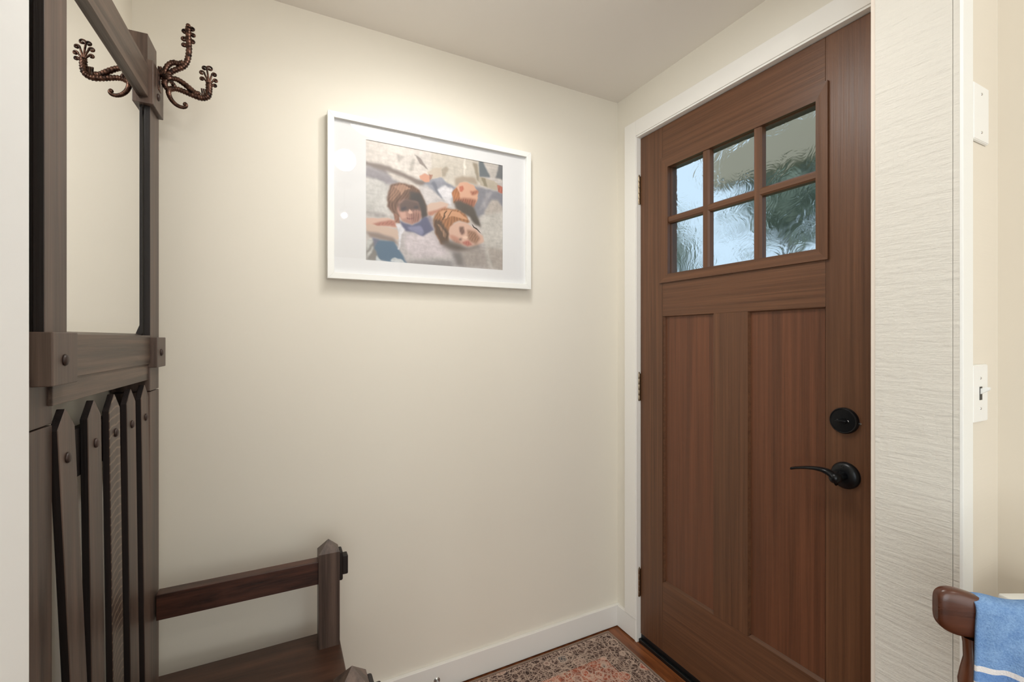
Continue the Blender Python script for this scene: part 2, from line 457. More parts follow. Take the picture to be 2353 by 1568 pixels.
for i in range(4):
    b = BM(); j = (i+1) % 4; fr([oc[i], oc[j]], [ic[i], ic[j]])
    dpart('glazing_frame', b, M_DOOR_Y if i % 2 == 0 else M_DOOR_Z)
# muntins
MY = [(1.1317, 1.1005), (0.9368, 0.9076)]; MZ = (1.6975, 1.7255)
for a, c in MY:
    b = BM(); prism(b, [(XD+0.022, c), (XD+0.004, c+0.001), (XD-0.002, c+0.006), (XD-0.002, a-0.006), (XD+0.004, a-0.001), (XD+0.022, a)], 'z', GZ0-0.002, GZ1+0.002)
    dpart('muntin', b, M_DOOR_Z)
b = BM(); prism(b, [(XD+0.022, MZ[0]), (XD+0.004, MZ[0]+0.001), (XD-0.0015, MZ[0]+0.006), (XD-0.0015, MZ[1]-0.006), (XD+0.004, MZ[1]-0.001), (XD+0.022, MZ[1])], 'y', GY0-0.002, GY1+0.002)
dpart('muntin', b, M_DOOR_Y)
cols = [(1.1317, GY1), (0.9368, 1.1005), (GY0, 0.9076)]
for (y0, y1) in cols:
    for (z0, z1) in ((MZ[1], GZ1), (GZ0, MZ[0])):
        b = BM(); box(b, XD+0.020, XD+0.026, y0-0.003, y1+0.003, z0-0.003, z1+0.003); dpart('pane', b, M_DOORGLASS)
# pane backing frame so no light leaks round the glass
b = BM()
box(b, XD+0.012, XD+T, 0.716, GY0, 1.484, 1.936); box(b, XD+0.012, XD+T, GY1, 1.324, 1.484, 1.936)
box(b, XD+0.012, XD+T, GY0, GY1, 1.47, GZ0); box(b, XD+0.012, XD+T, GY0, GY1, GZ1, 1.95)
dpart('glazing_rebate', b, M_DOOR_Z)
# rubber sweep under the slab
b = BM(); box(b, XD+0.001, XD+T, DY0, DY1-0.001, 0.014, 0.034, 0.002); dpart('door_sweep', b, M_RUBBER)
# hinges in the gap
for z0, z1 in ((1.809, 1.927), (0.997, 1.111), (0.187, 0.303)):
    hg = empty('hinge', (0, 0, 0)); hg.parent = door
    n = 5; hh = (z1-z0)/n
    for i in range(n):
        b = BM(); lathe(b, [(0, 0), (0.0055, 0), (0.0058, 0.001), (0.0058, hh-0.002), (0.0055, hh-0.0008), (0, hh-0.0008)], 16, Matrix.Translation((XD-0.0062, DY1+0.0035, z0+i*hh)))
        dpart('knuckle', b, M_NICKEL, hg, smooth='auto')
    b = BM(); box(b, XD-0.0012, XD-0.0002, DY1-0.0015, DY1+0.009, z0+0.002, z1-0.002); dpart('leaf', b, M_NICKEL, hg)
    b = BM(); lathe(b, [(0, 0), (0.004, 0.0), (0.0045, 0.003), (0.002, 0.006), (0, 0.006)], 12, Matrix.Translation((XD-0.0062, DY1+0.0035, z1))); dpart('pin', b, M_NICKEL, hg, smooth=True)
# deadbolt
Rx = Matrix.Rotation(math.radians(-90), 4, 'Y')    # lathe z -> -x (into the room)
b = BM(); lathe(b, [(0, 0), (0.0345, 0), (0.0345, 0.006), (0.033, 0.010), (0.0315, 0.0112), (0.030, 0.0108), (0.0295, 0.0100), (0.020, 0.0105), (0, 0.0105)], 48, Matrix.Translation((XD, 0.6735, 1.0373)) @ Rx)
db = dpart('deadbolt', b, M_BLACK, smooth='auto')
b = BM(); box(b, XD-0.024, XD-0.009, 0.6735-0.014, 0.6735+0.014, 1.0373-0.0025, 1.0373+0.0025, 0.002)
lathe(b, [(0, 0), (0.010, 0), (0.009, 0.004), (0, 0.004)], 24, Matrix.Translation((XD-0.009, 0.6735, 1.0373)) @ Rx)
dpart('thumb_turn', b, M_BLACK, db, smooth='auto')
b = BM()
for dy in (0.0125, -0.0125): lathe(b, [(0, 0), (0.0028, 0), (0.0022, 0.0012), (0, 0.0014)], 12, Matrix.Translation((XD-0.0105, 0.6735+dy, 1.0378)) @ Rx)
dpart('screw', b, M_STEEL, db, smooth=True)
# lever handle
b = BM(); lathe(b, [(0, 0), (0.0350, 0), (0.0350, 0.004), (0.0335, 0.008), (0.028, 0.012), (0.020, 0.0145), (0.014, 0.0155), (0, 0.0155)], 48, Matrix.Translation((XD, 0.6710, 0.8930)) @ Rx)
hd = dpart('door_handle', b, M_BLACK, smooth='auto')
b = BM()
lathe(b, [(0.013, 0.010), (0.0115, 0.020), (0.0112, 0.034), (0.0135, 0.040), (0.0145, 0.048), (0.0135, 0.056), (0.009, 0.062), (0, 0.064)], 28, Matrix.Translation((XD, 0.6710, 0.8930)) @ Rx)
dpart('handle_neck', b, M_BLACK, hd, smooth=True)
b = BM()
pts = smooth_pts([(XD-0.050, 0.668, 0.889), (XD-0.053, 0.676, 0.899), (XD-0.056, 0.690, 0.9065), (XD-0.057, 0.712, 0.9080), (XD-0.056, 0.740, 0.9035), (XD-0.054, 0.765, 0.8965), (XD-0.052, 0.783, 0.8900)], 6)
n = len(pts)
ln = []
for i, p in enumerate(pts):
    t = i/(n-1)
    w = 0.0125*(1-t)+0.0068*t if t < .4 else 0.0095-0.002*(t-.4)     # width standing toward the room
    hgt = 0.0120*(1-t)**3.0+0.0040
    ring = []
    for k in range(12):
        a = 2*math.pi*k/12
        ring.append(b.verts.new((p.x+w*math.cos(a), p.y, p.z+hgt*math.sin(a))))
    ln.append(ring)
for r0, r1 in zip(ln[:-1], ln[1:]):
    for k in range(12): b.faces.new((r0[k], r0[(k+1) % 12], r1[(k+1) % 12], r1[k]))
b.faces.new(ln[0][::-1]); b.faces.new(ln[-1])
dpart('lever', b, M_BLACK, hd, smooth=True)
b = BM(); lathe(b, [(0.0032, 0.0), (0.0036, 0.0018), (0.0018, 0.0022), (0.0012, 0.0008), (0, 0.0006)], 14, Matrix.Translation((XD-0.0118, 0.6735, 0.9175)) @ Rx)
dpart('pinhole_cover', b, M_BLACK, hd, smooth=True)
# latch plate edge screw glint
b = BM(); lathe(b, [(0, 0), (0.003, 0), (0.0024, 0.001), (0, 0.0012)], 12, Matrix.Translation((XD-0.001, 0.6372, 1.034)) @ Rx); dpart('set_screw', b, M_STEEL)

# ------------------------------------------------------------ framed picture on the back wall
YF = 1.540
pic = empty('framed_picture', (0.504, YB, 1.445))
tag(pic, 'white framed color photo of three children lying on bedding, hung on beige wall', 'picture')
Mp = Matrix.Translation((-0.504, -YB, -1.445))
def ppart(name, b, m, **k): return obj(name, b, m, pic, M=Mp, **k)
FX0, FX1, FZ0, FZ1 = 0.1371, 0.8714, 1.4455, 1.9755
FW = 0.0195
ip = [(FX0+FW, FZ0+FW), (FX1-FW, FZ0+FW), (FX1-FW, FZ1-FW), (FX0+FW, FZ1-FW)]
op = [(FX0, FZ0), (FX1, FZ0), (FX1, FZ1), (FX0, FZ1)]
for i in range(4):
    j = (i+1) % 4
    b = BM()
    q = [op[i], op[j], ip[j], ip[i]]
    prism(b, q, 'y', YF, YB-0.001, 0.0008)
    ppart('frame_side', b, M_BRIGHT)
PX0, PX1, PZa, PZb = 0.2558, 0.7557, 1.5135, 1.9101
b = BM()
YM = 1.5540
m0 = (FX0+FW, FX1-FW, FZ0+FW, FZ1-FW)
box(b, m0[0], PX0, YM, YM+0.002, m0[2], m0[3]); box(b, PX1, m0[1], YM, YM+0.002, m0[2], m0[3])
box(b, PX0, PX1, YM, YM+0.002, m0[2], PZa); box(b, PX0, PX1, YM, YM+0.002, PZb, m0[3])
ppart('mat_board', b, paint('mat_board_white', (226, 226, 225), 0.8, 0.0))
b = BM(); box(b, m0[0], m0[1], YM+0.004, YM+0.007, m0[2], m0[3]); ppart('backing', b, M_TRIM)
b = BM(); b.faces.new([b.verts.new(q) for q in ((m0[0], YM-0.0025, m0[2]), (m0[1], YM-0.0025, m0[2]), (m0[1], YM-0.0025, m0[3]), (m0[0], YM-0.0025, m0[3]))]); ppart('glass', b, M_PICGLASS)

# the print: flat artwork painted as vertex colours on a fine grid
SH = [
((222,213,203),6,[0,-7,480,-9,460,149,365,262,217,246,0,186]),
((186,176,168),3,[199,68,263,88,217,144]),
((150,138,130),2,[327,50,365,76,420,163,365,123]),
((190,182,172),3,[309,89,332,95,318,191,286,209]),
((132,118,110),4,[0,181,145,191,272,235,365,268,460,239,460,302,327,316,181,282,0,209]),
((150,144,148),7,[0,214,110,234,181,270,272,304,145,351,0,318]),
((206,203,197),5,[0,321,75,315,145,351,159,619,0,654]),
((214,204,194),4,[128,231,272,269,365,320,403,371,290,334,181,299]),
((176,170,166),5,[0,588,67,588,145,598,145,632,0,632]),
((205,197,188),3,[828,-3,1000,-3,1000,149,893,139]),
((118,120,122),3,[964,4,1003,2,1003,135,942,135]),
((140,140,147),5,[764,244,959,258,1003,269,1003,427,904,443,764,551,753,381]),
((168,164,168),4,[860,288,915,266,860,413,806,459]),
((152,154,164),4,[412,253,519,202,629,270,599,408,519,398,384,317]),
((120,124,136),3,[441,271,465,254,534,401,504,400]),
((224,221,223),3,[490,326,544,274,559,289,604,287,589,458,529,402]),
((210,203,200),5,[355,322,412,300,519,398,579,459,403,477,365,378]),
((112,120,124),3,[794,5,836,2,898,138,804,148]),
((212,203,188),3,[446,-12,806,-11,806,125,817,222,790,227,701,215,621,272,559,254,519,205,441,247,412,192,446,140]),
((176,163,144),3,[519,137,559,104,569,126,544,203,519,205]),
((160,148,128),3,[753,26,796,29,812,198,790,178]),
((236,228,214),2,[687,-8,697,-8,699,208,683,214]),
((178,160,140),4,[619,200,680,163,785,166,790,227,701,215,621,272]),
((206,190,170),2,[414,188,465,142,519,119,519,205,441,247]),
((170,120,98),2,[424,204,460,196,446,246,427,250]),
((220,158,128),2,[358,229,403,202,433,219,433,263,403,276,365,260]),
((190,178,158),2,[806,150,860,151,961,175,950,249,860,232,812,223]),
((150,140,118),2,[822,153,855,155,871,224,844,223]),
((188,112,94),2,[950,196,998,206,998,270,959,258]),
((224,172,142),2,[629,270,660,230,712,215,772,243,801,299,790,375,762,436,619,428,599,360]),
((186,120,76),2,[593,337,629,276,655,326,660,409,611,424]),
((205,118,92),2,[652,266,680,254,687,283,672,310,656,313]),
((176,112,88),3,[732,299,796,275,798,302,753,332]),
((158,100,78),5,[614,387,701,366,787,366,762,439,660,464]),
((92,84,76),5,[611,412,660,397,759,429,780,488,830,616,764,588,732,532,629,481]),
((190,180,170),4,[904,343,959,340,1000,390,1000,466,860,512,849,452]),
((202,197,188),6,[817,544,871,486,1003,440,1015,1003,817,964,828,666]),
((192,185,183),5,[226,700,460,667,619,766,849,762,860,997,263,1009,217,883]),
((205,194,196),7,[263,740,460,714,559,833,569,891,327,951,253,856]),
((150,146,144),8,[272,968,599,948,619,1006,272,1005]),
((216,184,164),2,[401,483,441,453,519,427,571,439,559,480,460,552,412,566]),
((188,130,106),3,[422,538,490,500,559,462,544,498,451,558,417,570]),
((218,180,160),2,[4,648,145,630,201,646,203,703,93,707,4,730]),
((182,120,102),3,[41,694,145,652,192,645,201,692,75,704]),
((210,182,162),2,[4,699,49,697,217,718,226,779,203,805,93,774,7,757]),
((150,132,122),4,[4,758,75,765,181,791,217,843,145,825,32,804]),
((140,136,130),4,[4,901,45,824,75,832,84,964,67,1005,4,1003]),
((196,196,190),3,[4,840,41,814,49,835,4,929]),
((212,210,204),3,[15,938,54,868,54,901,7,1000]),
((94,120,143),3,[67,822,181,821,217,877,274,1005,181,1005,93,986,60,900]),
((120,122,140),3,[41,803,93,813,58,878]),
((206,212,214),2,[75,949,93,980,119,1000,67,1002]),
((208,212,212),2,[163,985,190,959,235,966,263,1001,172,998]),
((222,220,224),2,[201,678,226,665,263,700,240,743,228,813,222,888,213,885,217,758]),
((118,86,68),3,[139,532,147,395,168,341,217,317,309,319,365,355,386,421,412,487,412,569,379,614,355,484,217,610,172,583]),
((150,110,86),3,[163,359,226,324,272,338,226,404,181,480,159,483]),
((176,134,108),2,[181,350,253,330,304,353,263,374,235,425,226,392]),
((74,68,65),4,[295,380,365,373,408,487,412,569,379,614,351,497,290,461]),
((180,134,118),3,[206,577,217,473,253,450,346,463,376,551,360,629,304,666,240,646]),
((104,84,78),5,[217,496,263,443,355,467,372,528,309,538,231,568]),
((150,108,96),5,[299,563,372,551,355,624,309,648]),
((70,66,72),3,[231,526,272,510,276,534,240,547]),
((74,70,72),3,[318,502,355,490,353,514,323,522]),
((222,176,154),2,[277,566,292,532,310,559,295,577]),
((208,160,140),3,[217,564,263,557,272,602,235,630]),
((130,82,80),2,[267,605,299,609,329,593,309,614,276,619]),
((150,104,84),2,[177,582,217,599,226,665,194,659]),
((98,100,128),3,[217,638,240,652,304,668,365,628,393,577,431,577,460,685,384,753,327,726,263,723,235,676]),
((132,134,164),3,[272,688,365,657,393,711,379,742,309,723]),
((160,150,158),4,[412,569,446,563,470,666,460,691]),
((164,110,72),3,[459,585,495,515,559,477,619,477,691,501,734,574,712,593,650,574,604,605,574,681,574,789,519,807,475,724]),
((98,76,60),4,[462,596,509,589,544,656,574,687,574,789,519,807,472,713]),
((212,156,116),2,[504,519,569,485,660,506,722,558,670,553,599,540,529,586]),
((120,84,56),1,[549,500,559,498,534,592,521,593]),
((128,90,60),1,[589,494,597,495,559,582,549,589]),
((150,116,92),2,[485,628,504,637,559,713,544,751]),
((218,176,154),3,[569,682,594,619,650,583,712,596,774,630,836,689,844,744,801,783,727,809,655,791,584,752]),
((196,140,118),5,[574,711,639,727,670,790,619,784]),
((128,96,84),3,[655,634,689,621,693,684,672,705,652,671]),
((160,120,96),5,[712,651,780,660,812,717,780,777,722,741]),
((236,200,176),2,[675,722,701,704,720,714,706,735,686,738]),
((188,112,98),3,[670,771,727,746,753,780,712,801]),
((130,100,88),3,[645,738,670,729,672,757,650,756]),
((60,44,36),1,[738,586,790,628,830,672,780,638]),
((106,94,86),9,[504,797,579,764,722,817,822,772,774,845,660,870,559,839]),
((168,158,150),8,[639,860,849,787,893,985,691,988]),
((128,122,118),7,[599,864,670,868,691,994,629,987]),
((180,170,160),5,[871,791,1009,807,1009,997,915,983])]
NW, NH = 400, 318
img = np.zeros((NH, NW, 3)); img[:] = (200, 192, 186)
yy, xx = np.mgrid[0:NH, 0:NW]
U = (xx+0.5)/NW*1000; V = (yy+0.5)/NH*1000
rng = np.random.RandomState(5)
def vnoise(sx, sy, seed):
    r = np.random.RandomState(seed); g = r.rand(sy+2, sx+2)
    gx = U/1000*sx; gy = V/1000*sy
    ix = gx.astype(int); iy = gy.astype(int); fx = gx-ix; fy = gy-iy
    fx = fx*fx*(3-2*fx); fy = fy*fy*(3-2*fy)
    return (g[iy, ix]*(1-fx)+g[iy, ix+1]*fx)*(1-fy)+(g[iy+1, ix]*(1-fx)+g[iy+1, ix+1]*fx)*fy
w1 = vnoise(14, 12, 1)-.5; w2 = vnoise(40, 34, 2)-.5; w3 = vnoise(110, 90, 3)-.5
dU = U+w2*10+w3*3; dV = V+(vnoise(38, 30, 9)-.5)*10
def blur(a, r):
    for _ in range(2):
        for ax in (0, 1):
            k = np.concatenate([np.repeat(np.take(a, [0], ax), r+1, ax), a, np.repeat(np.take(a, [-1], ax), r, ax)], ax)
            c = np.cumsum(k, ax); n_ = a.shape[ax]
            a = (np.take(c, range(2*r+1, 2*r+1+n_), ax)-np.take(c, range(0, n_), ax))/(2*r+1)
    return a
def inside(p):
    n_ = len(p)//2; r = np.zeros(U.shape, bool)
    for i in range(n_):
        x0, y0 = p[2*i], p[2*i+1]; x1, y1 = p[(2*i+2) % (2*n_)], p[(2*i+3) % (2*n_)]
        if y0 == y1: continue
        c = ((y0 > dV) != (y1 > dV)) & (dU < (x1-x0)*(dV-y0)/(y1-y0)+x0)
        r ^= c
    return r.astype(float)
for c, s, p in SH:
    m_ = inside(p)
    if s > 1: m_ = blur(m_, max(1, int(s*0.75)))
    img = img*(1-m_[..., None])+np.array(c, float)*m_[..., None]
# cloth creases, then hair strands where it is brown
cr = np.abs(vnoise(16, 22, 21)-.5)*2; crease = (vnoise(60, 26, 41)-.5)*0.07+(vnoise(24, 70, 42)-.5)*0.07+w1*0.06+w3*0.05
sat = (img[..., 0]-img[..., 2])
cloth = np.clip((40-sat)/20, 0, 1)*np.clip((img.mean(-1)-120)/40, 0, 1)
img *= (1-(crease*cloth))[..., None]
hair = np.clip((sat-36)/14, 0, 1)*np.clip((150-img.mean(-1))/30, 0, 1)
strand = np.sin((U*0.9+V*0.25+vnoise(8, 8, 31)*60)*0.35)*0.5+vnoise(200, 20, 33)-.5
img *= (1+0.16*strand*hair)[..., None]
img = img*0.9+0.1*img.mean(-1, keepdims=True)
img = np.clip(img*0.94, 20, 250)/255.0
limg = np.where(img <= 0.04045, img/12.92, ((img+0.055)/1.055)**2.4)
X = PX0-0.001+(PX1-PX0+0.002)*np.arange(NW)/(NW-1); Z = PZb+0.001-(PZb-PZa+0.002)*np.arange(NH)/(NH-1)
gx, gz = np.meshgrid(X, Z)
co = np.stack([gx, np.full_like(gx, YM+0.0025), gz], -1).reshape(-1, 3)
idx = np.arange(NW*NH).reshape(NH, NW)
quads = np.stack([idx[:-1, :-1], idx[1:, :-1], idx[1:, 1:], idx[:-1, 1:]], -1).reshape(-1, 4)
me = bpy.data.meshes.new('print')
me.vertices.add(len(co)); me.vertices.foreach_set('co', co.ravel())
me.loops.add(quads.size); me.loops.foreach_set('vertex_index', quads.ravel().astype(np.int32))
me.polygons.add(len(quads)); me.polygons.foreach_set('loop_start', np.arange(0, quads.size, 4, dtype=np.int32))
me.update(calc_edges=True)
ca = me.color_attributes.new('print_ink', 'FLOAT_COLOR', 'POINT')
ca.data.foreach_set('color', np.concatenate([limg.reshape(-1, 3), np.ones((NW*NH, 1))], 1).ravel())
mk = Mat('printed_photo_paper', (0.5, 0.5, 0.5), 0.5)
at = mk.n.new('ShaderNodeAttribute'); at.attribute_name = 'print_ink'; mk.l.new(at.outputs['Color'], mk.b.inputs['Base Color'])
ppart('print', me, mk.m)

# ------------------------------------------------------------ hall tree (tall oak stand with mirror, slatted back, arms and seat)
TH = math.radians(2.0)
TO = Vector((-0.2749, 1.42, 0.0))
tree = empty('hall_tree', TO, -TH)
tag(tree, 'dark oak hall tree with mirror, scroll hooks, slatted back and bench seat', 'hall tree')
W2L = (Matrix.Translation(TO) @ Matrix.Rotation(-TH, 4, 'Z')).inverted()
def tp(name, b, m, parent=tree, **k): return obj(name, b, m, parent, **k)
def wp(name, b, m, parent=tree, **k): return obj(name, b, m, parent, M=W2L, **k)
# local axes: x out of the wall, y from the camera side to the far side, z up
# lower posts, upper stiles
def post_set():
    b = BM(); box(b, -0.075, 0.0, -0.041, 0.0355, 0.0, 1.1255, 0.0015); tp('lower_post', b, M_OAK_Z)
    b = BM(); box(b, -0.062, -0.009, -0.580, -0.500, 0.0, 1.1255, 0.0015); tp('lower_post', b, M_OAK_Z)
    b = BM(); box(b, -0.075, 0.0, -0.041, 0.0345, 1.1275, 1.2, 0.0015); tp('lower_post', b, M_OAK_Z)
    b = BM(); box(b, -0.062, -0.009, -0.580, -0.500, 1.1275, 1.2, 0.0015); tp('lower_post', b, M_OAK_Z)
    for y0, y1, zt in ((-0.041, 0.0355, 1.99), (-0.548, -0.478, 1.99)):
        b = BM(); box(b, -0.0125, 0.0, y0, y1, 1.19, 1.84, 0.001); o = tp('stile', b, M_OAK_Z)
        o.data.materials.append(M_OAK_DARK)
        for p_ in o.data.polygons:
            if p_.normal.y < -0.7: p_.material_index = 1  # near side darkened in colour to stand for the shaded recess
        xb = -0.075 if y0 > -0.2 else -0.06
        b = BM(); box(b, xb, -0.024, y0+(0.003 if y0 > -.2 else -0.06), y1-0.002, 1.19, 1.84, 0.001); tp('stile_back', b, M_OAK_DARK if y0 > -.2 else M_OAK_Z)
        # head block above with a shallow pointed top
        b = BM()
        x0, x1 = xb, -0.005
        vs = box(b, x0, x1, y0, y1, 1.82, zt)
        top = vs[4:8]
        bmesh.ops.delete(b, geom=[f for f in b.faces if all(v in top for v in f.verts)], context='FACES_ONLY')
        ap = b.verts.new(((x0+x1)/2, (y0+y1)/2, zt+0.014))
        for i in range(4): b.faces.new((top[i], top[(i+1) % 4], ap))
        tp('post_head', b, M_OAK_Z)
post_set()
def peg(parent, y, z, s, r=0.0085):
    b = BM(); lathe(b, [(0, 0), (r, 0), (r, 0.0015), (r*0.8, 0.0035), (r*0.4, 0.0045), (0, 0.0048)], 20, Matrix.Translation((s, y, z)) @ Matrix.Rotation(math.radians(90), 4, 'Y'))
    tp('peg', b, M_PEG, parent, smooth=True)
# top rail, middle rail, apron
b = BM(); box(b, -0.020, 0.0, -0.60, -0.040, 1.830, 1.9065, 0.001); tp('top_rail', b, M_OAK_Y)
b = BM(); box(b, -0.022, 0.0, -0.50, -0.040, 1.1935, 1.262, 0.001); tp('middle_rail', b, M_OAK_Y)
b = BM(); box(b, -0.030, -0.004, -0.512, -0.040, 1.155, 1.1938, 0.001); tp('apron', b, M_OAK_Y)
# pegged blocks
for y0, y1, z0, z1, s in ((-0.5625, -0.483, 1.1875, 1.264, 0.0145), (-0.042, 0.034, 1.184, 1.2575, 0.0145), (-0.057, 0.034, 1.816, 1.921, 0.010), (-0.5625, -0.483, 1.816, 1.921, 0.010)):
    b = BM(); box(b, -0.02, s, y0, y1, z0, z1, 0.0015)
    o = tp('pegged_block', b, M_OAK_Z)
    peg(o, (y0+y1)/2-0.004, z0+0.036, s, 0.0085)
# mirror
b = BM(); box(b, -0.0125, -0.0105, -0.462, -0.060, 1.285, 1.815); mir = tp('mirror', b, M_MIRROR)
b = BM()
mo = [(-0.480, 1.262), (-0.041, 1.262), (-0.041, 1.838), (-0.480, 1.838)]; mi = [(-0.462, 1.285), (-0.060, 1.285), (-0.060, 1.815), (-0.462, 1.815)]
for i in range(4):
    j = (i+1) % 4
    b.faces.new([b.verts.new((-0.0145, *mo[i])), b.verts.new((-0.0145, *mo[j])), b.verts.new((-0.0105, *mi[j])), b.verts.new((-0.0105, *mi[i]))])
tp('mirror_bevel', b, M_BEVEL, mir)
b = BM(); box(b, -0.026, -0.0195, -0.482, -0.036, 1.24, 1.85); tp('mirror_back', b, M_OAK_DARK)
# cross rail behind slats, seat back rail
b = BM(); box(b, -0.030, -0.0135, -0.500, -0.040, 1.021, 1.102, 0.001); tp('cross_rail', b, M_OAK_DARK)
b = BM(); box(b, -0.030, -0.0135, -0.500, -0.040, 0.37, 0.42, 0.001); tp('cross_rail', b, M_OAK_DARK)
# five pointed slats
for i in range(5):
    yc = -0.461+i*0.0975-(0.013 if i == 0 else 0)
    w = 0.0288
    b = BM(); z0 = 0.372
    pts = [(-w, z0), (w, z0), (w, 1.116), (0.0, 1.146), (-w, 1.116)]
    va = [b.verts.new((0, p[0], p[1])) for p in pts]; vb = [b.verts.new((-0.0112, p[0], p[1])) for p in pts]
    b.faces.new(va); b.faces.new(vb[::-1])
    for k in range(5): b.faces.new((va[k], vb[k], vb[(k+1) % 5], va[(k+1) % 5]))
    es = b.edges[:]
    bmesh.ops.bevel(b, geom=es, offset=0.001, segments=1, affect='EDGES')
    lean = 0.009 if i == 0 else 0.006
    tilt = 0.036 if i == 0 else 0.004
    for v_ in b.verts:
        k = (1.146-v_.co.z)/0.55
        v_.co.x += lean*k*0.9-0.003
        v_.co.y += yc+tilt*k
    me_ = bpy.data.meshes.new('slat'); bmesh.ops.recalc_face_normals(b, faces=b.faces[:]); b.to_mesh(me_); b.free()
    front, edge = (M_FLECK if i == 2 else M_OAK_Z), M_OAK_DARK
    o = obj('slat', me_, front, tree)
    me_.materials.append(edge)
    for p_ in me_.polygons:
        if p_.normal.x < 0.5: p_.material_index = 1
    peg(o, yc+0.003, 1.069, -0.0020, 0.0085)
# seat with side boards (built square to the room)
b = BM(); box(b, -0.32, 0.161, 0.788, 1.4895, 0.345, 0.3675, 0.003)
wp('seat', b, M_OAK_SEAT)
b = BM(); box(b, 0.128, 0.153, 0.80, 1.478, 0.27, 0.344, 0.001); wp('seat_apron', b, M_OAK_Y)
for y in (0.8565, 1.431):
    b = BM(); box(b, -0.27, 0.102, y-0.013, y+0.013, 0.20, 0.344, 0.001); wp('side_board', b, M_OAK_X)
def arm(y, x0, x1, face_y):
    # arm rail
    b = BM()
    vs = box(b, x0, x1+0.01, y-0.017, y+0.017, 0.550, 0.6143, 0.0012)
    wp('arm_rail', b, M_OAK_X)
    # front post with a four sided point
    b = BM(); hw = 0.0283
    yc = face_y+0.026
    vs = box(b, x1, x1+2*hw, face_y, face_y+0.052, 0.3675, 0.6365)
    top = vs[4:8]
    bmesh.ops.delete(b, geom=[f for f in b.faces if all(v in top for v in f.verts)], context='FACES_ONLY')
    ap = b.verts.new((x1+hw, yc, 0.669))
    for i in range(4): b.faces.new((top[i], top[(i+1) % 4], ap))
    wp('arm_post', b, M_OAK_Z)
    b = BM(); box(b, x1+0.004, x1+2*hw-0.004, face_y+0.003, face_y+0.049, 0.0, 0.345, 0.002); wp('front_leg', b, M_OAK_Z)
    # through tenon with chamfered shoulder
    b = BM()
    prism(b, [(yc-0.020, 0.548), (yc+0.020, 0.548), (yc+0.020, 0.633), (yc-0.020, 0.633)], 'x', x1+2*hw-0.002, x1+2*hw+0.0095, 0.004)
    box(b, x1+2*hw+0.008, x1+2*hw+0.0245, yc-0.014, yc+0.014, 0.561, 0.617, 0.003)
    wp('tenon', b, M_OAK_DARK)
arm(1.432, -0.2718, 0.1013, 1.405)
arm(0.8565, -0.2860, 0.0885, 0.831)

